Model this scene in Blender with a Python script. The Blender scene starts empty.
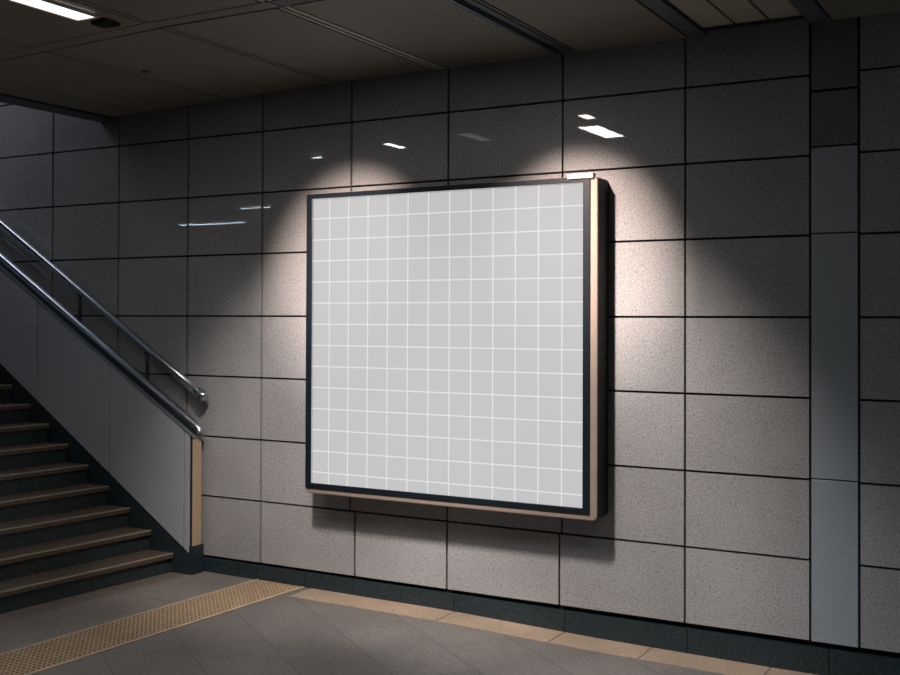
import bpy, bmesh, math, random
from mathutils import Vector, Matrix
random.seed(7)
S = 1.15                      # metres per layout unit
COL = bpy.context.scene.collection
EYE = 1.53
rad = math.radians

# ------------------------------------------------------------------ helpers
def interp(x, xs, ys):
    if x <= xs[0]: return ys[0]
    for i in range(1, len(xs)):
        if x <= xs[i]:
            t = (x - xs[i-1]) / (xs[i] - xs[i-1])
            return ys[i-1] * (1-t) + ys[i] * t
    return ys[-1]

def fl(x):                    # the floor falls very gently away from the stairs
    return interp(x, [-4.6, -4.1, -2.84, -2.0, -1.2], [.048, .044, .035, .010, 0.0])

class MB:
    """collects shapes, links them as ONE mesh object"""
    def __init__(self): self.bm = bmesh.new()
    def faces(self, vs, fs, mi=0):
        v = [self.bm.verts.new(p) for p in vs]
        out = []
        for f in fs:
            try:
                k = self.bm.faces.new([v[i] for i in f]); k.material_index = mi; out.append(k)
            except ValueError: pass
        return out
    def box(self, x0, x1, y0, y1, z0, z1, mi=0):
        vs = [(x0,y0,z0),(x1,y0,z0),(x1,y1,z0),(x0,y1,z0),(x0,y0,z1),(x1,y0,z1),(x1,y1,z1),(x0,y1,z1)]
        return self.faces(vs, [(0,3,2,1),(4,5,6,7),(0,1,5,4),(1,2,6,5),(2,3,7,6),(3,0,4,7)], mi)
    def hexa(self, vs, mi=0):
        return self.faces(vs, [(0,3,2,1),(4,5,6,7),(0,1,5,4),(1,2,6,5),(2,3,7,6),(3,0,4,7)], mi)
    def prism_y(self, pts, y0, y1, mi=0):        # polygon in (x, z), pushed along y
        n = len(pts)
        vs = [(x, y0, z) for x, z in pts] + [(x, y1, z) for x, z in pts]
        fs = [tuple(range(n)), tuple(range(2*n-1, n-1, -1))]
        fs += [(i, i+n, (i+1) % n + n, (i+1) % n) for i in range(n)]
        return self.faces(vs, fs, mi)
    def tube(self, path, r, n=16, mi=0, caps=True):
        """round bar along a list of points; r may be one radius per point"""
        P = [Vector(p) for p in path]
        rr = r if isinstance(r, (list, tuple)) else [r]*len(P)
        rings = []
        for i, p in enumerate(P):
            t = (P[min(i+1, len(P)-1)] - P[max(i-1, 0)]).normalized()
            a = t.cross(Vector((0, 1, 0)))
            if a.length < 1e-3: a = t.cross(Vector((1, 0, 0)))
            a.normalize(); b = t.cross(a).normalized()
            rings.append([self.bm.verts.new(p + rr[i]*(math.cos(2*math.pi*k/n)*a + math.sin(2*math.pi*k/n)*b)) for k in range(n)])
        for A, B in zip(rings, rings[1:]):
            for k in range(n):
                f = self.bm.faces.new((A[k], A[(k+1) % n], B[(k+1) % n], B[k])); f.smooth = True; f.material_index = mi
        if caps:
            self.bm.faces.new(list(reversed(rings[0]))).material_index = mi
            self.bm.faces.new(rings[-1]).material_index = mi
    def build(self, name, mats, parent=None, bevel=0, seg=2, offset=(0,0,0), fix=True):
        off = Vector(offset)
        for v in self.bm.verts: v.co = (v.co - off) * S
        if fix: bmesh.ops.recalc_face_normals(self.bm, faces=self.bm.faces)
        me = bpy.data.meshes.new(name); self.bm.to_mesh(me); self.bm.free()
        for m in (mats if isinstance(mats, (list, tuple)) else [mats]): me.materials.append(m)
        o = bpy.data.objects.new(name, me); COL.objects.link(o)
        if parent: o.parent = parent
        else: o.location = off * S
        if bevel:
            b = o.modifiers.new('bevel', 'BEVEL'); b.width = bevel*S; b.segments = seg; b.limit_method = 'ANGLE'; b.angle_limit = rad(40)
            b.harden_normals = False
        return o

def tag(o, label, cat, group=None):
    o['label'] = label; o['category'] = cat
    if group: o['group'] = group
    return o
def thing(name, label, cat, loc=(0,0,0), group=None):
    o = bpy.data.objects.new(name, None); COL.objects.link(o)
    o.location = Vector(loc)*S; o.empty_display_size = .1
    return tag(o, label, cat, group)
def struct(o):
    o['kind'] = 'structure'; return o

# ------------------------------------------------------------------ materials
def new_mat(name):
    m = bpy.data.materials.new(name); m.use_nodes = True
    nt = m.node_tree; return m, nt, nt.nodes['Principled BSDF']
def N(nt, kind, **kw):
    n = nt.nodes.new(kind)
    for k, v in kw.items():
        if k in n.inputs.keys(): n.inputs[k].default_value = v
        else: setattr(n, k, v)
    return n
def plain(name, col, rough=.5, metal=0, spec=.5, coat=0, noise=0, nscale=8):
    m, nt, b = new_mat(name)
    b.inputs['Base Color'].default_value = (*col, 1); b.inputs['Roughness'].default_value = rough
    b.inputs['Metallic'].default_value = metal; b.inputs['Specular IOR Level'].default_value = spec
    b.inputs['Coat Weight'].default_value = coat; b.inputs['Coat Roughness'].default_value = .05
    tc = N(nt, 'ShaderNodeTexCoord')
    nz = N(nt, 'ShaderNodeTexNoise'); nz.inputs['Scale'].default_value = nscale; nz.inputs['Detail'].default_value = 5
    nt.links.new(tc.outputs['Object'], nz.inputs['Vector'])
    mr = N(nt, 'ShaderNodeMapRange'); mr.inputs['To Min'].default_value = 1-noise; mr.inputs['To Max'].default_value = 1+noise
    mr.inputs['From Min'].default_value = .3; mr.inputs['From Max'].default_value = .7
    nt.links.new(nz.outputs['Fac'], mr.inputs['Value'])
    mx = N(nt, 'ShaderNodeMix', data_type='RGBA', blend_type='MULTIPLY'); mx.inputs['Factor'].default_value = 1
    mx.inputs['A'].default_value = (*col, 1)
    nt.links.new(mr.outputs['Result'], mx.inputs[7]); mx.inputs[6].default_value = (*col, 1)
    nt.links.new(mx.outputs[2], b.inputs['Base Color'])
    return m
def granite(name, col, fleck_dark, fleck_light, scale=70, rough=.4, coat=0., coat_rough=.02, contrast=.35, blotch=.12, spec=.4, attr=None):
    """speckled stone: fine noise, dark and pale flecks, soft large blotches"""
    m, nt, b = new_mat(name); L = nt.links
    b.inputs['Roughness'].default_value = rough; b.inputs['Specular IOR Level'].default_value = spec
    b.inputs['Coat Weight'].default_value = coat; b.inputs['Coat Roughness'].default_value = coat_rough
    tc = N(nt, 'ShaderNodeTexCoord')
    def noise(sc, det=3):
        n = N(nt, 'ShaderNodeTexNoise'); n.inputs['Scale'].default_value = sc; n.inputs['Detail'].default_value = det
        L.new(tc.outputs['Object'], n.inputs['Vector']); return n.outputs['Fac']
    def rng(src, a, c, lo, hi):
        r = N(nt, 'ShaderNodeMapRange'); r.inputs['From Min'].default_value = a; r.inputs['From Max'].default_value = c
        r.inputs['To Min'].default_value = lo; r.inputs['To Max'].default_value = hi
        L.new(src, r.inputs['Value']); return r.outputs['Result']
    def mul(x, y):
        q = N(nt, 'ShaderNodeMath', operation='MULTIPLY'); L.new(x, q.inputs[0]); L.new(y, q.inputs[1]); return q.outputs[0]
    f = mul(rng(noise(scale), .3, .7, 1-contrast, 1+contrast), rng(noise(1.7, 4), .3, .7, 1-blotch, 1+blotch))
    if attr:
        a = N(nt, 'ShaderNodeAttribute'); a.attribute_name = attr; f = mul(f, a.outputs['Fac'])
    base = N(nt, 'ShaderNodeMix', data_type='RGBA', blend_type='MULTIPLY'); base.inputs[0].default_value = 1
    base.inputs[6].default_value = (*col, 1); L.new(f, base.inputs[7])
    v = N(nt, 'ShaderNodeTexVoronoi'); v.inputs['Scale'].default_value = scale*.8; L.new(tc.outputs['Object'], v.inputs['Vector'])
    sep = N(nt, 'ShaderNodeSeparateColor'); L.new(v.outputs['Color'], sep.inputs[0])
    near = rng(v.outputs['Distance'], .18, .42, 1, 0)
    d1 = mul(near, rng(sep.outputs[0], .82, .86, 0, .75))
    d2 = mul(near, rng(sep.outputs[1], .84, .88, 0, .45))
    m1 = N(nt, 'ShaderNodeMix', data_type='RGBA'); L.new(d1, m1.inputs[0]); L.new(base.outputs[2], m1.inputs[6]); m1.inputs[7].default_value = (*fleck_dark, 1)
    m2 = N(nt, 'ShaderNodeMix', data_type='RGBA'); L.new(d2, m2.inputs[0]); L.new(m1.outputs[2], m2.inputs[6]); m2.inputs[7].default_value = (*fleck_light, 1)
    L.new(m2.outputs[2], b.inputs['Base Color'])
    return m
def emitter(name, col, strength):
    m, nt, b = new_mat(name)
    b.inputs['Base Color'].default_value = (.6, .6, .6, 1)
    b.inputs['Emission Color'].default_value = (*col, 1); b.inputs['Emission Strength'].default_value = strength
    return m

M_TILE   = granite('wall granite', (.286, .291, .298), (.10, .10, .10), (.42, .415, .41), scale=95, rough=.42, coat=.55, coat_rough=.012, contrast=.26, blotch=.10, attr='tone')
M_COLT   = granite('column stone', (.20, .20, .20), (.15, .15, .15), (.24, .24, .24), scale=75, rough=.45, coat=.4, contrast=.10, attr='tone')
M_JOINT  = plain('joint', (.012, .012, .013), .9, noise=.2)
M_SKIRT  = granite('dark skirting granite', (.018, .029, .035), (.006, .010, .012), (.065, .085, .095), scale=80, rough=.35, spec=.4, contrast=.5, attr=None)
M_STAIRG = granite('dark stair granite', (.026, .040, .040), (.01, .014, .014), (.065, .08, .08), scale=70, rough=.5, contrast=.45)
M_TREAD  = granite('brown stair tread', (.085, .070, .052), (.04, .03, .025), (.13, .11, .085), scale=60, rough=.5, contrast=.25)
M_EDGEHI   = plain('tread edge highlight', (.30, .235, .165), .45, noise=.15)  # light colour for the highlight painted on the tread edges
M_BORDER = granite('beige floor border', (.29, .225, .168), (.18, .14, .105), (.37, .30, .23), scale=55, rough=.5, contrast=.16, blotch=.25)
M_CEIL   = plain('ceiling panel', (.20, .183, .15), .55, noise=.06, nscale=3)
M_CEILB  = plain('ceiling slat', (.40, .36, .28), .5, noise=.06, nscale=3)
M_CEILD  = plain('ceiling dark', (.10, .11, .115), .5, noise=.1)
M_CEILT  = plain('ceiling trim', (.50, .46, .38), .45, noise=.05)
M_STEELB = plain('blue grey steel', (.34, .40, .46), .38, metal=.7, noise=.05)
M_PANEL  = plain('satin wall panel', (.34, .39, .435), .42, metal=.3, noise=.03, nscale=2)
M_BALPAN = plain('satin balustrade panel', (.44, .465, .52), .38, metal=.25, noise=.04, nscale=2)
M_STEEL  = plain('polished steel', (.52, .56, .61), .30, metal=1, noise=.05)
M_BLACK  = plain('black metal', (.012, .015, .018), .35, noise=.2)
M_NAVY   = plain('dark frame', (.006, .011, .017), .3, spec=.5, noise=.1)
M_BRONZE = plain('champagne metal', (.28, .225, .19), .42, metal=.15, noise=.05)
M_HILITE   = plain('pale highlight', (.80, .74, .72), .35, noise=.03)  # colour of the painted highlight on the light box edge
M_POST   = plain('tan post', (.50, .375, .255), .45, metal=.2, noise=.04)
M_YELLOW = plain('tactile tan', (.33, .245, .155), .6, noise=.16, nscale=9)
M_YEDGE  = plain('tactile edge', (.34, .28, .205), .6, noise=.14, nscale=9)
M_STUD   = plain('tactile stud', (.16, .11, .065), .6, noise=.2, nscale=20)
M_HALL   = plain('plain hall wall', (.15, .19, .21), .7, noise=.05)
M_SHAFT  = plain('stairwell wall', (.30, .30, .32), .6, noise=.05)
M_LAMP   = emitter('lamp diffuser', (1, .93, .90), 60)
M_LAMPV  = emitter('warm lamp diffuser', (1, .95, .91), 2.0)
M_LAMPC  = emitter('cool tube', (.62, .82, 1), 75)

# floor: grey granite laid in diagonal rows with thin joints
def floor_mat():
    m = granite('floor granite', (.135, .127, .120), (.06, .06, .06), (.21, .20, .19), scale=60, rough=.42, spec=.35, contrast=.22, blotch=.16)
    nt = m.node_tree; L = nt.links; b = nt.nodes['Principled BSDF']
    src = b.inputs['Base Color'].links[0].from_socket
    tc = N(nt, 'ShaderNodeTexCoord'); sx = N(nt, 'ShaderNodeSeparateXYZ'); L.new(tc.outputs['Object'], sx.inputs[0])
    def mth(op, a, c=None, d=None):
        q = N(nt, 'ShaderNodeMath', operation=op)
        for i, v in enumerate((a, c, d)):
            if v is None: continue
            if isinstance(v, (int, float)): q.inputs[i].default_value = v
            else: L.new(v, q.inputs[i])
        return q.outputs[0]
    def axis(ax, ay, o, step):
        t = mth('ADD', mth('MULTIPLY', sx.outputs[0], ax), mth('MULTIPLY', sx.outputs[1], ay))
        return mth('DIVIDE', mth('SUBTRACT', t, o*S), step*S)
    u = axis(.574, .819, -2.284, .36)
    row = mth('FLOOR', u)
    w = mth('ADD', axis(.819, -.574, -2.165, .72), mth('MULTIPLY', row, .5))
    def line(v, wid):
        fr = mth('FRACT', v); d = mth('MINIMUM', fr, mth('SUBTRACT', 1.0, fr)); return mth('LESS_THAN', d, wid)
    j = mth('MAXIMUM', line(u, .009), mth('MULTIPLY', line(w, .0035), .6))
    cell = N(nt, 'ShaderNodeTexWhiteNoise', noise_dimensions='2D'); cb = N(nt, 'ShaderNodeCombineXYZ')
    L.new(row, cb.inputs[0]); L.new(mth('FLOOR', w), cb.inputs[1]); L.new(cb.outputs[0], cell.inputs['Vector'])
    tone = mth('ADD', mth('MULTIPLY', cell.outputs['Value'], .22), .89)
    a = N(nt, 'ShaderNodeMix', data_type='RGBA', blend_type='MULTIPLY'); a.inputs[0].default_value = 1
    L.new(src, a.inputs[6]); L.new(tone, a.inputs[7])
    c = N(nt, 'ShaderNodeMix', data_type='RGBA'); L.new(mth('MULTIPLY', j, .75), c.inputs[0]); L.new(a.outputs[2], c.inputs[6])
    c.inputs[7].default_value = (.055, .056, .058, 1)
    L.new(c.outputs[2], b.inputs['Base Color'])
    return m
M_FLOOR = floor_mat()

# backlit sheet: plain light grey with a thin white square grid, lit from inside
def screen_mat():
    m, nt, b = new_mat('backlit grid sheet'); L = nt.links
    tc = N(nt, 'ShaderNodeTexCoord'); sx = N(nt, 'ShaderNodeSeparateXYZ'); L.new(tc.outputs['Object'], sx.inputs[0])
    def mth(op, a, c=None):
        q = N(nt, 'ShaderNodeMath', operation=op)
        for i, v in enumerate((a, c)):
            if v is None: continue
            if isinstance(v, (int, float)): q.inputs[i].default_value = v
            else: L.new(v, q.inputs[i])
        return q.outputs[0]
    def line(src, o, step, wid):
        t = mth('DIVIDE', mth('SUBTRACT', src, o*S), step*S); fr = mth('FRACT', t)
        d = mth('MULTIPLY', mth('MINIMUM', fr, mth('SUBTRACT', 1.0, fr)), step)
        r = N(nt, 'ShaderNodeMapRange'); r.inputs['From Min'].default_value = wid*.45; r.inputs['From Max'].default_value = wid
        r.inputs['To Min'].default_value = 1; r.inputs['To Max'].default_value = 0; L.new(d, r.inputs['Value'])
        return r.outputs['Result']
    g = mth('MAXIMUM', line(sx.outputs[0], -3.5012, .1230, .0042), line(sx.outputs[2], 2.0715, .1134, .0040))
    c = N(nt, 'ShaderNodeMix', data_type='RGBA'); L.new(g, c.inputs[0])
    c.inputs[6].default_value = (.540, .543, .545, 1); c.inputs[7].default_value = (.76, .765, .77, 1)
    b.inputs['Base Color'].default_value = (.015, .015, .015, 1); b.inputs['Roughness'].default_value = .6; b.inputs['Specular IOR Level'].default_value = .05
    L.new(c.outputs[2], b.inputs['Emission Color']); b.inputs['Emission Strength'].default_value = 1.0
    return m
M_SCREEN = screen_mat()

# ------------------------------------------------------------------ setting
CZ = 2.828                    # ceiling height
X0, X1, YB = -13.0, 6.0, -9.5
RZ = [.137, .490, .840, 1.195, 1.548, 1.906, 2.255, 2.607, 2.960, 3.312, 3.664, 4.016, 4.368, 4.72]
JX = [-5.817, -5.223, -4.649, -4.082, -3.466, -2.857, -2.213, -1.596, -1.035]
LOW = {-3.466: -3.433, -2.213: -2.225}        # two joints stand a hair off in the lowest course

# floor
mb = MB()
xs = [X0, -4.6, -4.1, -3.7, -3.3, -2.84, -2.6, -2.4, -2.2, -2.0, -1.8, -1.6, -1.4, -1.2, X1]
for a, c in zip(xs, xs[1:]):
    mb.hexa([(a, YB, -.2), (c, YB, -.2), (c, .3, -.2), (a, .3, -.2), (a, YB, fl(a)), (c, YB, fl(c)), (c, .3, fl(c)), (a, .3, fl(a))])
bmesh.ops.remove_doubles(mb.bm, verts=mb.bm.verts, dist=1e-5)
struct(mb.build('floor', M_FLOOR))

# tiled back wall: granite slabs with open joints over a dark backing
mb = MB(); tones = []
G = .0052; GX = .0056; T = .03
cols = []
x = JX[0]
while x > X0: x -= .587; cols.insert(0, x)
edges = cols + JX[:]
tone_of = {}
def slab(x0, x1, z0, z1, mi=0, tone=None, gx=GX):
    fs = mb.box(x0+gx, x1-gx, -.0, T, z0+G, z1-G, mi)
    t = tone if tone else random.uniform(.94, 1.06)
    for f in fs: tone_of[f] = t
right = [-.832, -.24, .38, 1.0, 1.6, 2.2, 2.8, 3.4, 4.0, 4.6, 5.2, 5.99]
for r in range(len(RZ)-1):
    z0, z1 = RZ[r], RZ[r+1]
    for a, c in zip(edges, edges[1:]):
        if r == 0: a, c = LOW.get(a, a), LOW.get(c, c)
        slab(a, c, z0, z1, gx=(.0082 if c < -3.9 else .0066 if c < -2.5 else .0052))
    for a, c in zip(right, right[1:]): slab(a, c, z0, z1)
slab(-1.035, -.832, 2.29, 2.535, 1, .8); slab(-1.035, -.832, 2.535, 2.96, 1, .8)
slab(-1.035, -.832, 2.96, 4.72, 1, .8)
for f in mb.box(X0, X1, T, .3, -.1, 5.0, 2): tone_of[f] = 1
order = [tone_of.get(f, 1) for f in mb.bm.faces]
wall = mb.build('wall_back', [M_TILE, M_COLT, M_JOINT], fix=False)
at = wall.data.attributes.new('tone', 'FLOAT', 'FACE')
for i, t in enumerate(order): at.data[i].value = t
struct(wall)

# dark granite skirting, pieces with thin pale joints, a shadow gap above it
mb = MB()
sj = [-4.53, -4.235, -4.10, -3.76, -3.435, -2.81, -2.19, -1.58, -.955, -.33, .29, .91, 1.5, 2.1, 2.7, 3.3, 3.9, 4.5, 5.1, 5.7, 5.98]
for a, c in zip(sj, sj[1:]):
    n = 4
    for i in range(n):
        p, q = a+(c-a)*i/n, a+(c-a)*(i+1)/n
        p2, q2 = (p+.0016 if i == 0 else p), (q-.0016 if i == n-1 else q)
        tz = lambda v: interp(v, [-4.5, -2.0, 0], [.128, .117, .112])
        mb.hexa([(p2,-.012,fl(p)-.02),(q2,-.012,fl(q)-.02),(q2,.03,fl(q)-.02),(p2,.03,fl(p)-.02),(p2,-.012,tz(p)),(q2,-.012,tz(q)),(q2,.03,tz(q)),(p2,.03,tz(p))])
struct(mb.build('baseboard_back', M_SKIRT))

# beige stone border along the wall (short slabs) and the band at the stair foot
mb = MB()
bx = [-3.72, -2.80, -2.19, -1.745, -1.2, -.6, 0, .6, 1.2, 1.8, 2.4, 3, 3.6, 4.2, 4.8, 5.4, 5.98]
for a, c in zip(bx, bx[1:]):
    n = 5
    for i in range(n):
        p, q = a+(c-a)*i/n, a+(c-a)*(i+1)/n
        p2, q2 = (p+.004 if i == 0 else p), (q-.004 if i == n-1 else q)
        y0 = -.213
        mb.hexa([(p2,y0,fl(p)-.01),(q2,y0,fl(q)-.01),(q2,-.012,fl(q)-.01),(p2,-.012,fl(p)-.01),(p2,y0,fl(p)+.002),(q2,y0,fl(q)+.002),(q2,-.012,fl(q)+.002),(p2,-.012,fl(p)+.002)])
struct(mb.build('trim_1', M_BORDER))
SK = math.tan(rad(2.0))       # the strip and stair foot stand very slightly off square to the wall
SS = math.tan(rad(4.0))       # the flight itself a little more
mb = MB()
for k in range(6):
    ya, yb = -.14-.45*k, -.14-.45*(k+1)+.004
    mb.hexa([(-4.62+SK*yb,yb,.03),(-4.52+SK*yb,yb,.03),(-4.52+SK*ya,ya,.03),(-4.62+SK*ya,ya,.03),
             (-4.62+SK*yb,yb,.0505),(-4.52+SK*yb,yb,.0495),(-4.52+SK*ya,ya,.0495),(-4.62+SK*ya,ya,.0505)])
M_FOOT = granite('stair foot stone', (.13, .11, .09), (.07,.06,.05), (.19,.165,.14), scale=60, rough=.5, contrast=.2)
struct(mb.build('trim_2', M_FOOT))

mb = MB()                     # plain slabs between the stair foot and the tactile strip
for k in range(6):
    ya, yb = -.014-.62*k, -.014-.62*(k+1)+.004
    mb.hexa([(-4.518+SK*yb,yb,.03),(-4.106+SK*yb,yb,.03),(-4.106+SK*ya,ya,.03),(-4.518+SK*ya,ya,.03),
             (-4.518+SK*yb,yb,.0492),(-4.106+SK*yb,yb,.0452),(-4.106+SK*ya,ya,.0452),(-4.518+SK*ya,ya,.0492)])
M_SLAB = granite('plain floor slab', (.16, .148, .135), (.08,.075,.07), (.24,.225,.205), scale=60, rough=.45, contrast=.22, blotch=.22)
struct(mb.build('trim_4', M_SLAB))

# ceiling: flat metal panels with joints over a dark void, running away from the wall
OPX, OPY = -5.235, -2.80       # stair opening: x below OPX and y above OPY
def droop(x): return interp(x, [OPX, -3.55], [.045, 0])     # the ceiling dips slightly towards the stairs
mb = MB()
def cpanel(x0, x1, y0, y1, mi=0, z=CZ, g=.0065):
    za, zc = z-droop(x0), z-droop(x1)
    mb.hexa([(x0+g,y0+g,za),(x1-g,y0+g,zc),(x1-g,y1-g,zc),(x0+g,y1-g,za),(x0+g,y0+g,za+.02),(x1-g,y0+g,zc+.02),(x1-g,y1-g,zc+.02),(x0+g,y1-g,za+.02)], mi)
yb1, yb2 = -1.34, -1.43       # a runner band parallel to the wall
def span(x0, x1, mi=0, z=CZ, wallgap=.028):
    if x0 >= OPX - .01:
        cpanel(x0, x1, yb1, -wallgap, mi, z)
        for a, c in ((-2.80, yb2), (-4.2, -2.80), (-5.6, -4.2), (-7.0, -5.6), (-8.3, -7.0), (YB, -8.3)): cpanel(x0, x1, a, c, mi, z)
    else:
        for a, c in ((-4.2, OPY), (-5.6, -4.2), (-7.0, -5.6), (-8.3, -7.0), (YB, -8.3)): cpanel(x0, x1, a, c, mi, z)
for a, c in ((-13, -11.6), (-11.6, -10.2), (-10.2, -8.8), (-8.8, -7.5), (-7.5, -6.2), (-6.2, OPX)): span(a, c)
span(OPX, -4.985); span(-4.985, -4.335); span(-4.335, -4.300); span(-4.300, -3.578); span(-3.578, -3.545); span(-3.545, -2.922)
span(-2.922, -2.893, 2); span(-2.889, -2.855, 2); span(-2.855, -2.235)
span(-2.235, -2.212, 3, CZ-.004); span(-2.195, -2.150, 1, CZ+.004); span(-2.150, -2.120, 1, CZ+.002); span(-2.120, -1.568)
span(-1.568, -1.478, 1)
span(-1.478, -1.330, 4, CZ+.012, .13); span(-1.330, -1.182, 4, CZ+.012, .13); span(-1.182, -1.035, 4, CZ+.012, .13)
span(-1.035, -.938, 1); span(-.938, -.25); span(-.25, .45); span(.45, 1.15); span(1.15, 1.85); span(1.85, 2.55); span(2.55, 3.3); span(3.3, 4.2); span(4.2, 5.1); span(5.1, X1)
for a, c in ((OPX, -4.3), (-4.3, -3.55), (-3.55, -2.892), (-2.888, -.94), (-.938, 2.0), (2.0, X1)): cpanel(a, c, yb2+.003, yb1-.003, 1 if a > -2.89 else 0, CZ+.001, .0 if a < -3.6 else .003)
mb.box(X0, X1, YB, OPY, CZ+.03, CZ+.3, 5)
mb.box(OPX-.0, X1, OPY, .03, CZ+.03, CZ+.3, 5)
struct(mb.build('ceiling', [M_CEIL, M_CEILD, M_CEILT, M_STEELB, M_CEILB, M_JOINT]))
# dark edge beam round the stair opening
mb = MB(); mb.box(OPX-.16, OPX-.002, OPY, -.002, CZ-.058, CZ+.3); mb.box(X0, OPX-.16, OPY-.002, OPY+.12, CZ-.052, CZ+.3)
struct(mb.build('trim_3', plain('edge beam', (.045, .05, .055), .5, noise=.1)))
# rest of the shell
mb = MB(); mb.box(X0, X1, YB-.2, YB, -.1, 5.0); struct(mb.build('wall_front', M_HALL))
mb = MB(); mb.box(X0-.2, X0, YB, .3, -.1, 5.0); struct(mb.build('wall_left', M_HALL))
mb = MB(); mb.box(X1, X1+.2, YB, .3, -.1, 5.0); struct(mb.build('wall_right', M_HALL))
mb = MB(); mb.box(X0, OPX-.1, OPY-.12, OPY-.01, CZ+.31, 5.0); struct(mb.build('wall_stair', M_SHAFT))
mb = MB(); mb.box(OPX-.15, OPX+.05, OPY, -.001, CZ+.31, 5.0); struct(mb.build('wall_shaft', M_SHAFT))
mb = MB(); mb.box(X0, X1, YB, .3, 5.0, 5.1); struct(mb.build('ceiling_upper', M_SHAFT))

# ------------------------------------------------------------------ the light box on the wall
lb = thing('advertising_lightbox', 'large square backlit advertising light box with blank white grid sheet on the tiled wall', 'billboard', (-2.83, 0, 1.4))
LO = (-2.83, 0, 1.4)
def rrect(x0, x1, z0, z1, r, n=6):
    pts = []
    for cx, cz, a0 in ((x1-r, z1-r, 0), (x0+r, z1-r, 90), (x0+r, z0+r, 180), (x1-r, z0+r, 270)):
        for i in range(n+1):
            a = rad(a0 + 90*i/n); pts.append((cx+r*math.cos(a), cz+r*math.sin(a)))
    return pts
def ring(mb, outer, inner, y0, y1, mi=0):
    n = len(outer)
    vs = [(x, y0, z) for x, z in outer] + [(x, y0, z) for x, z in inner] + [(x, y1, z) for x, z in outer] + [(x, y1, z) for x, z in inner]
    fs = []
    for i in range(n):
        j = (i+1) % n
        fs += [(i, j, n+j, n+i), (2*n+i, 3*n+i, 3*n+j, 2*n+j), (i, 2*n+i, 2*n+j, j), (n+i, n+j, 3*n+j, 3*n+i)]
    mb.faces(vs, fs, mi)
mb = MB(); mb.prism_y(rrect(-3.655, -1.972, .598, 2.207, .022), -.139, -.0005)
mb.build('housing', plain('housing sides', (.010, .014, .013), .6, spec=.2, noise=.05), lb, offset=LO)
mb = MB(); ring(mb, rrect(-3.655, -1.968, .594, 2.209, .026), rrect(-3.600, -2.035, .650, 2.170, .004), -.150, -.137)
mb.build('face_trim', M_BRONZE, lb, bevel=.006, offset=LO)
mb = MB(); ring(mb, rrect(-3.652, -2.003, .622, 2.206, .006), rrect(-3.616, -2.040, .651, 2.181, .002), -.156, -.118)
mb.build('inner_frame', M_NAVY, lb, bevel=.003, offset=LO)
mb = MB(); mb.box(-3.618, -2.038, -.150, -.120, .649, 2.183)
scr = mb.build('screen', M_SCREEN, None, offset=(0,0,0)); scr.parent = lb; scr.matrix_parent_inverse = Matrix.Translation(-Vector(LO)*S)
scr['label'] = 'pale grey lit sheet with thin white square grid'
mb = MB(); mb.box(-2.115, -1.985, -.168, -.13, 2.196, 2.220)  # added pale bar stands in for a bright highlight on the top border
cl = mb.build('highlight_bar', M_HILITE, lb, bevel=.003, offset=LO); cl['label'] = 'pale highlight bar painted in along the top edge'

# ------------------------------------------------------------------ staircase
RUN, RISE, NST = .1760, .1172, 20
ST = thing('staircase', 'dark granite staircase with brown tread edges rising to the left', 'staircase', (-4.62, -.13, .048))
SO = (-4.62, -.13, .048)
YA, YE = -.128, -2.78
def sk(x, y): return x + SS*(y+.13)
for k in range(NST):
    xf = -4.645 - RUN*k; zt = .162 + RISE*k
    zb = .03 if k == 0 else zt-RISE-.02
    xb = xf - RUN - .03
    mb = MB()
    mb.hexa([(sk(xb,YE),YE,zb),(sk(xf,YE),YE,zb),(sk(xf,YA),YA,zb),(sk(xb,YA),YA,zb),
             (sk(xb,YE),YE,zt-.03),(sk(xf,YE),YE,zt-.03),(sk(xf,YA),YA,zt-.03),(sk(xb,YA),YA,zt-.03)])
    st = mb.build('step', M_STAIRG, ST, offset=SO)
    mb = MB(); xn = xf + .018
    mb.hexa([(sk(xb,YE),YE,zt-.03),(sk(xn,YE),YE,zt-.03),(sk(xn,YA),YA,zt-.03),(sk(xb,YA),YA,zt-.03),
             (sk(xb,YE),YE,zt),(sk(xn,YE),YE,zt),(sk(xn,YA),YA,zt),(sk(xb,YA),YA,zt)])
    a, c = xn-.010, xn+.0012  # thin pale strip paints the highlight along the front edge
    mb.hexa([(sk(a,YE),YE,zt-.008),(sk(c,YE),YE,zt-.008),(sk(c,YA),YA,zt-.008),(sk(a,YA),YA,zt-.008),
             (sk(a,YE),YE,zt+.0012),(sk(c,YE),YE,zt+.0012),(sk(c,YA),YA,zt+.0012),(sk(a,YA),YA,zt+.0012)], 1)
    tr = mb.build('tread', [M_TREAD, M_EDGEHI], st, bevel=.003, offset=SO); tr['label'] = 'brown stone tread'
mb = MB(); zl = .162+RISE*NST; xl = -4.645-RUN*NST
mb.hexa([(X0+.02,YE,zl-.18),(sk(xl,YE),YE,zl-.18),(sk(xl,YA),YA,zl-.18),(X0+.02,YA,zl-.18),(X0+.02,YE,zl),(sk(xl,YE),YE,zl),(sk(xl,YA),YA,zl),(X0+.02,YA,zl)])
mb.build('landing', M_STAIRG, ST, offset=SO)
mb = MB()                     # solid support under the flight
sl = RISE/RUN
mb.prism_y([(-4.82,.035),(xl-.1,.035),(xl-.1,.162+RISE*NST-.30),(-4.95,.12)], YE+.05, YA-.01)
mb.build('support', M_STAIRG, ST, offset=SO)

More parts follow.
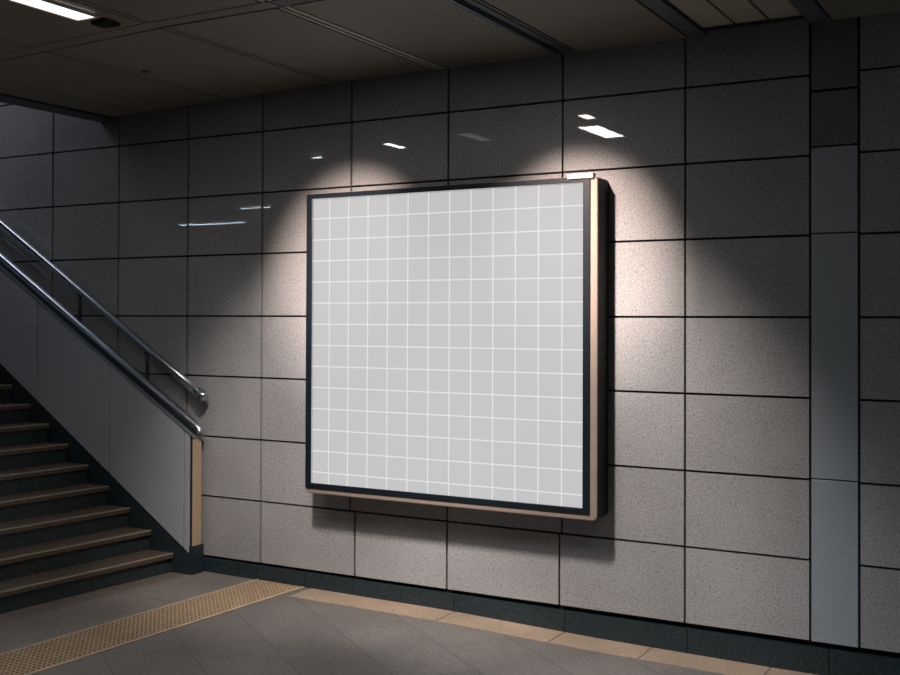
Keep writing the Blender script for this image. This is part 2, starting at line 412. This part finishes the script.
# ------------------------------------------------------------------ balustrade beside the wall
BA = thing('balustrade', 'grey panelled balustrade with round steel handrail on posts, between the stairs and tiled wall', 'balustrade', (-4.6, -.09, .048))
BO = (-4.6, -.09, .048)
def cap(x): return .885 + (-4.46 - x)*.6005
def low(x): return .170 + (-4.497 - x)*.646
XE = -8.1                     # upper end of the panels, far outside the photo
pj = [-4.506, -4.545, -5.150, -5.797, -6.445, -7.09, -7.74, XE]
for i, (a, c) in enumerate(zip(pj, pj[1:])):
    mb = MB(); g = .005
    a2, c2 = a-(g if i else 0), c+g
    mb.prism_y([(a2, low(a2)), (a2, cap(a2)-.050), (c2, cap(c2)-.050), (c2, low(c2))], -.132, -.120)
    mb.build('panel', M_BALPAN, BA, bevel=.0015, offset=BO)
mb = MB(); mb.prism_y([(-4.490, .21), (-4.490, cap(-4.490)-.035), (XE, cap(XE)-.035), (XE, low(XE)-.0)], -.1195, -.045)
mb.build('core', M_BLACK, BA, offset=BO)
mb = MB(); mb.prism_y([(-4.482, .035), (-4.482, .214), (-4.506, .214), (-4.506, .172), (XE, low(XE)-.002), (XE, low(XE)-.30), (-4.75, .035)], -.127, -.030)
mb.build('stringer', M_SKIRT, BA, offset=BO)
mb = MB(); mb.box(-4.489, -4.482, -.122, -.052, .215, cap(-4.482)-.036)
o = mb.build('end_plate', M_POST, BA, bevel=.001, offset=BO); o['label'] = 'tan metal end plate'
mb = MB(); mb.prism_y([(-4.474, cap(-4.474)-.050), (-4.474, cap(-4.474)-.036), (XE, cap(XE)-.036), (XE, cap(XE)-.050)], -.136, -.040)
mb.build('cap_strip', M_STEELB, BA, offset=BO)
mb = MB(); mb.prism_y([(-4.470, cap(-4.470)-.036), (-4.470, cap(-4.470)-.012), (XE, cap(XE)-.012), (XE, cap(XE)-.036)], -.118, -.060)
mb.build('cap_channel', M_BLACK, BA, offset=BO)
mb = MB()
pts = [(-4.462, -.09, .862), (-4.464, -.09, .874), (-4.472, -.09, .890), (-4.492, -.09, cap(-4.492)+.002)] + [(x, -.09, cap(x)+.004) for x in (-4.6, -5.2, -6, -7, XE)]
mb.tube(pts, .0235, 18)
mb.build('top_rail', M_STEEL, BA, offset=BO)

# handrail on slim posts
def hr(x): return 1.108 + (-4.490 - x)*.6085
mb = MB(); mb.tube([(x, -.078, hr(x)) for x in (-4.475, -4.8, -5.4, -6.2, -7.0, XE)], .0205, 18)
HR = mb.build('handrail', M_STEEL, BA, offset=BO); HR['label'] = 'round polished steel handrail'
mb = MB()
d = Vector((1, 0, -.6085)).normalized(); e0 = Vector((-4.492, -.078, hr(-4.492)))
mb.tube([e0 + d*t for t in (-.02, .01, .03, .055, .068, .074)], [.021, .025, .030, .031, .026, .014], 20)
mb.build('end_cap', M_STEEL, HR, offset=BO)
for x in (-4.895, -5.475, -6.42, -7.0, -7.9):
    mb = MB(); mb.tube([(x, -.078, cap(x)+.01), (x, -.078, hr(x)-.012)], .011, 12)
    mb.tube([(x, -.078, hr(x)-.035), (x, -.078, hr(x)-.018)], [.012, .0185], 12)
    p = mb.build('post', M_BLACK, HR, offset=BO); p['label'] = 'slim black post'

# ------------------------------------------------------------------ tactile paving strip
TS = thing('tactile_strip', 'tan studded tactile warning strip across the floor in front of the stairs', 'tactile paving', (-3.93, -.05, .043))
TO = (-3.93, -.05, .043)
def tp(u, y, z=0):            # u across the strip from the stair side, y along it
    x = -4.100 + SK*y + u
    return (x, y, fl(x)+z)
W = .345
for name, u0, u1, mat, h in (('edge', 0, .022, M_YEDGE, .005), ('edge', W-.022, W, M_YEDGE, .005)):
    mb = MB(); y = -.014
    while y > -4.6:
        y2 = y-.30
        mb.hexa([tp(u0,y2,-.01),tp(u1,y2,-.01),tp(u1,y,-.01),tp(u0,y,-.01),tp(u0,y2,h),tp(u1,y2,h),tp(u1,y,h),tp(u0,y,h)]); y = y2
    mb.build(name, mat, TS, offset=TO)
mb = MB(); y = -.014; k = 0
while y > -4.6:
    y2 = y-.30
    a, c = y-.0008, y2+.0008
    mb.hexa([tp(.022,c,-.01),tp(W-.022,c,-.01),tp(W-.022,a,-.01),tp(.022,a,-.01),tp(.022,c,.004),tp(W-.022,c,.004),tp(W-.022,a,.004),tp(.022,a,.004)])
    for i in range(11):
        for j in range(11):
            u = .022 + (W-.044)*(i+.5)/11; yy = y2 + .30*(j+.5)/11
            q = [tp(u+.0088*math.cos(t*math.pi/4), yy+.0088*math.sin(t*math.pi/4), .004) for t in range(8)]
            w = [tp(u+.0055*math.cos(t*math.pi/4), yy+.0055*math.sin(t*math.pi/4), .008) for t in range(8)]
            mb.faces(q+w, [tuple(range(8, 16))] + [(t, (t+1) % 8, 8+(t+1) % 8, 8+t) for t in range(8)], 1)
    y = y2
mb.build('studded_surface', [M_YELLOW, M_STUD], TS, offset=TO, fix=False)

# ------------------------------------------------------------------ metal panels in the wall column
for z0, z1, lab in ((1.913, 2.29, 'shadowed short grey metal panel at the top of the column right of the light box'),
                    (.845, 1.913, 'tall middle grey metal wall panel right of the light box'),
                    (.137, .845, 'lowest grey metal wall panel, standing just above the dark skirting')):
    mb = MB(); mb.box(-1.035+G, -.832-G, -.001, T-.001, z0+.003, z1-.003)
    tag(mb.build('metal_panel', M_PANEL, bevel=.0015, offset=(-.93, 0, z0)), lab, 'wall panel', 'metal panels in the wall column')

# ------------------------------------------------------------------ ceiling fittings
CEIL = CZ
def linear_light(x0, x1, y0, y1, label, mat=M_LAMP, grille=False, group='recessed ceiling lights', name='ceiling_light'):
    CZ = CEIL - droop((x0+x1)/2) - (.006 if x0 < -3.6 else 0)
    c = ((x0+x1)/2, (y0+y1)/2, CZ)
    t = thing(name, label, 'ceiling light', c, group)
    f = .014
    mb = MB()
    mb.box(x0-f, x0, y0-f, y1+f, CZ-.010, CZ+.003); mb.box(x1, x1+f, y0-f, y1+f, CZ-.010, CZ+.003)
    mb.box(x0, x1, y0-f, y0, CZ-.010, CZ+.003); mb.box(x0, x1, y1, y1+f, CZ-.010, CZ+.003)
    mb.build('frame', M_CEILT, t, offset=c)
    mb = MB(); mb.box(x0, x1, y0, y1, CZ-.007, CZ+.002); mb.build('diffuser', mat, t, offset=c)
    if grille:
        mb = MB()
        mb.box(x0+.010, x1-.010, y1+.062, y1+.150, CZ-.012, CZ+.002)
        for i in range(6): mb.box(x0+.016, x1-.016, y1+.066+.013*i, y1+.073+.013*i, CZ-.016, CZ-.010)
        mb.build('end_grille', M_BLACK, t, offset=c)
    return t
linear_light(-3.745, -3.640, -2.02, -1.655, 'bright linear ceiling light with dark end grille at the upper left', M_LAMPV, grille=True)
linear_light(-2.760, -2.690, -1.615, -1.455, 'small ceiling light mirrored as the upper short glint above the light box')
linear_light(-2.930, -2.780, -2.36, -1.86, 'ceiling light mirrored as the larger tapered glint above the light box')
linear_light(-4.375, -4.305, -1.93, -1.68, 'ceiling light mirrored as the slanted glint left of the light box top centre')
linear_light(-5.15, -5.06, -1.93, -1.88, 'tiny ceiling light mirrored as the faint glint above the left light pool')
linear_light(-10.42, -9.30, -6.08, -6.02, 'long cool tube mirrored as the lower blue streak on the left tiles', M_LAMPC, group='cool tube lights', name='tube_light')
linear_light(-8.22, -7.80, -4.70, -4.65, 'short cool tube mirrored as the upper blue streak on the left tiles', M_LAMPC, group='cool tube lights', name='tube_light')

mb = MB(); c = (-4.21, -.79, CZ); mb.tube([(-4.21,-.79,CZ),(-4.21,-.79,CZ-.021),(-4.21,-.79,CZ-.025)], [.026,.024,.010], 18)
sp = tag(mb.build('sprinkler', plain('sprinkler ring', (.08,.075,.07), .5, noise=.1), offset=c), 'small round dark sprinkler cover flush in the ceiling', 'sprinkler')
mb = MB(); mb.tube([(-4.21,-.79,CZ-.024),(-4.21,-.79,CZ-.034)], [.008,.011], 12); mb.build('deflector', M_STEEL, sp, offset=c)

# ------------------------------------------------------------------ lamps
def spot(name, loc, aim, power, half, blend, col, size=.02):
    l = bpy.data.lights.new(name, 'SPOT'); l.energy = power; l.spot_size = rad(2*half); l.spot_blend = blend; l.color = col; l.shadow_soft_size = size
    o = bpy.data.objects.new(name, l); COL.objects.link(o); o.location = Vector(loc)*S
    o.rotation_euler = (Vector(aim)-Vector(loc)).to_track_quat('-Z', 'Y').to_euler(); return o
def area(name, loc, sx, sy, power, col, spread=180, aim=None):
    l = bpy.data.lights.new(name, 'AREA'); l.shape = 'RECTANGLE'; l.size = sx*S; l.size_y = sy*S; l.energy = power; l.color = col; l.spread = rad(spread)
    o = bpy.data.objects.new(name, l); COL.objects.link(o); o.location = Vector(loc)*S
    d = Vector(aim)-Vector(loc) if aim else Vector((0,0,-1)); o.rotation_euler = d.to_track_quat('-Z', 'Y').to_euler(); return o
WARM = (1, .77, .665)
SY = -1.59
for x, ax, lab in ((-3.02, -3.47, 'left'), (-2.28, -2.13, 'right')):
    for n, (dx, dy) in enumerate(((-.03, -.10), (.03, -.05), (-.03, 0), (.03, .05), (-.03, .10))):      # five chips in each lamp
        spot('spot_core_'+lab, (x+dx, SY+dy, CZ-.03), (ax, 0, 1.83), 122, 17.5, 1.0, WARM, 0)
        spot('spot_wide_'+lab, (x+dx, SY+dy, CZ-.03), (ax, 0, .72), 98, 30.5, 1.0, (1, .88, .81), 0)
    c = (x, SY, CZ)
    t = thing('recessed_spotlight', 'small black recessed spotlight in the ceiling washing the %s side of the light box' % lab, 'spotlight', c, 'wall wash spotlights')
    mb = MB(); mb.tube([(x, SY, CZ+.003), (x, SY, CZ-.004)], .05, 28); mb.build('ring', M_BLACK, t, offset=c)
# hall lighting: the ceiling lights throw downwards
area('lamp_hall_a', (-3.69, -1.83, CZ-.02), .10, .34, 7, (1, .93, .88), 120)
area('lamp_hall_b', (-.7, -2.3, CZ-.02), .15, 1.0, 34, (.85, .94, 1), 103)
area('lamp_hall_c', (1.6, -2.3, CZ-.02), .15, 1.0, 34, (.85, .94, 1), 103)
area('lamp_hall_d', (-3.0, -4.6, CZ-.02), .15, 1.0, 5, (.92, .96, 1), 110)
area('lamp_stair', (-6.5, -.75, 3.62), 1.2, .15, 7, (.84, .88, 1), 150)

w = bpy.data.worlds.new('dark'); bpy.context.scene.world = w; w.use_nodes = True
w.node_tree.nodes['Background'].inputs[0].default_value = (0, 0, 0, 1)

# ------------------------------------------------------------------ camera
yaw, pitch, roll = rad(29.634), rad(.698), rad(.215)
fwd = Vector((-math.sin(yaw)*math.cos(pitch), math.cos(yaw)*math.cos(pitch), math.sin(pitch)))
right_ = Vector((math.cos(yaw), math.sin(yaw), 0)); up = right_.cross(fwd)
r2 = math.cos(roll)*right_ + math.sin(roll)*up; u2 = -math.sin(roll)*right_ + math.cos(roll)*up
cam = bpy.data.cameras.new('camera'); co = bpy.data.objects.new('camera', cam); COL.objects.link(co)
co.matrix_world = Matrix(((r2.x, u2.x, -fwd.x, 0), (r2.y, u2.y, -fwd.y, -5*S), (r2.z, u2.z, -fwd.z, EYE*S), (0, 0, 0, 1)))
cam.sensor_width = 36; cam.lens = 1112.6/900*36; cam.shift_y = -31.09/900; cam.clip_start = .05
sc = bpy.context.scene; sc.camera = co
sc.view_settings.view_transform = 'Standard'; sc.view_settings.look = 'None'; sc.view_settings.gamma = 1
sc.view_settings.use_curve_mapping = False; sc.view_settings.exposure = 0
sc.cycles.max_bounces = 8; sc.cycles.use_denoising = True
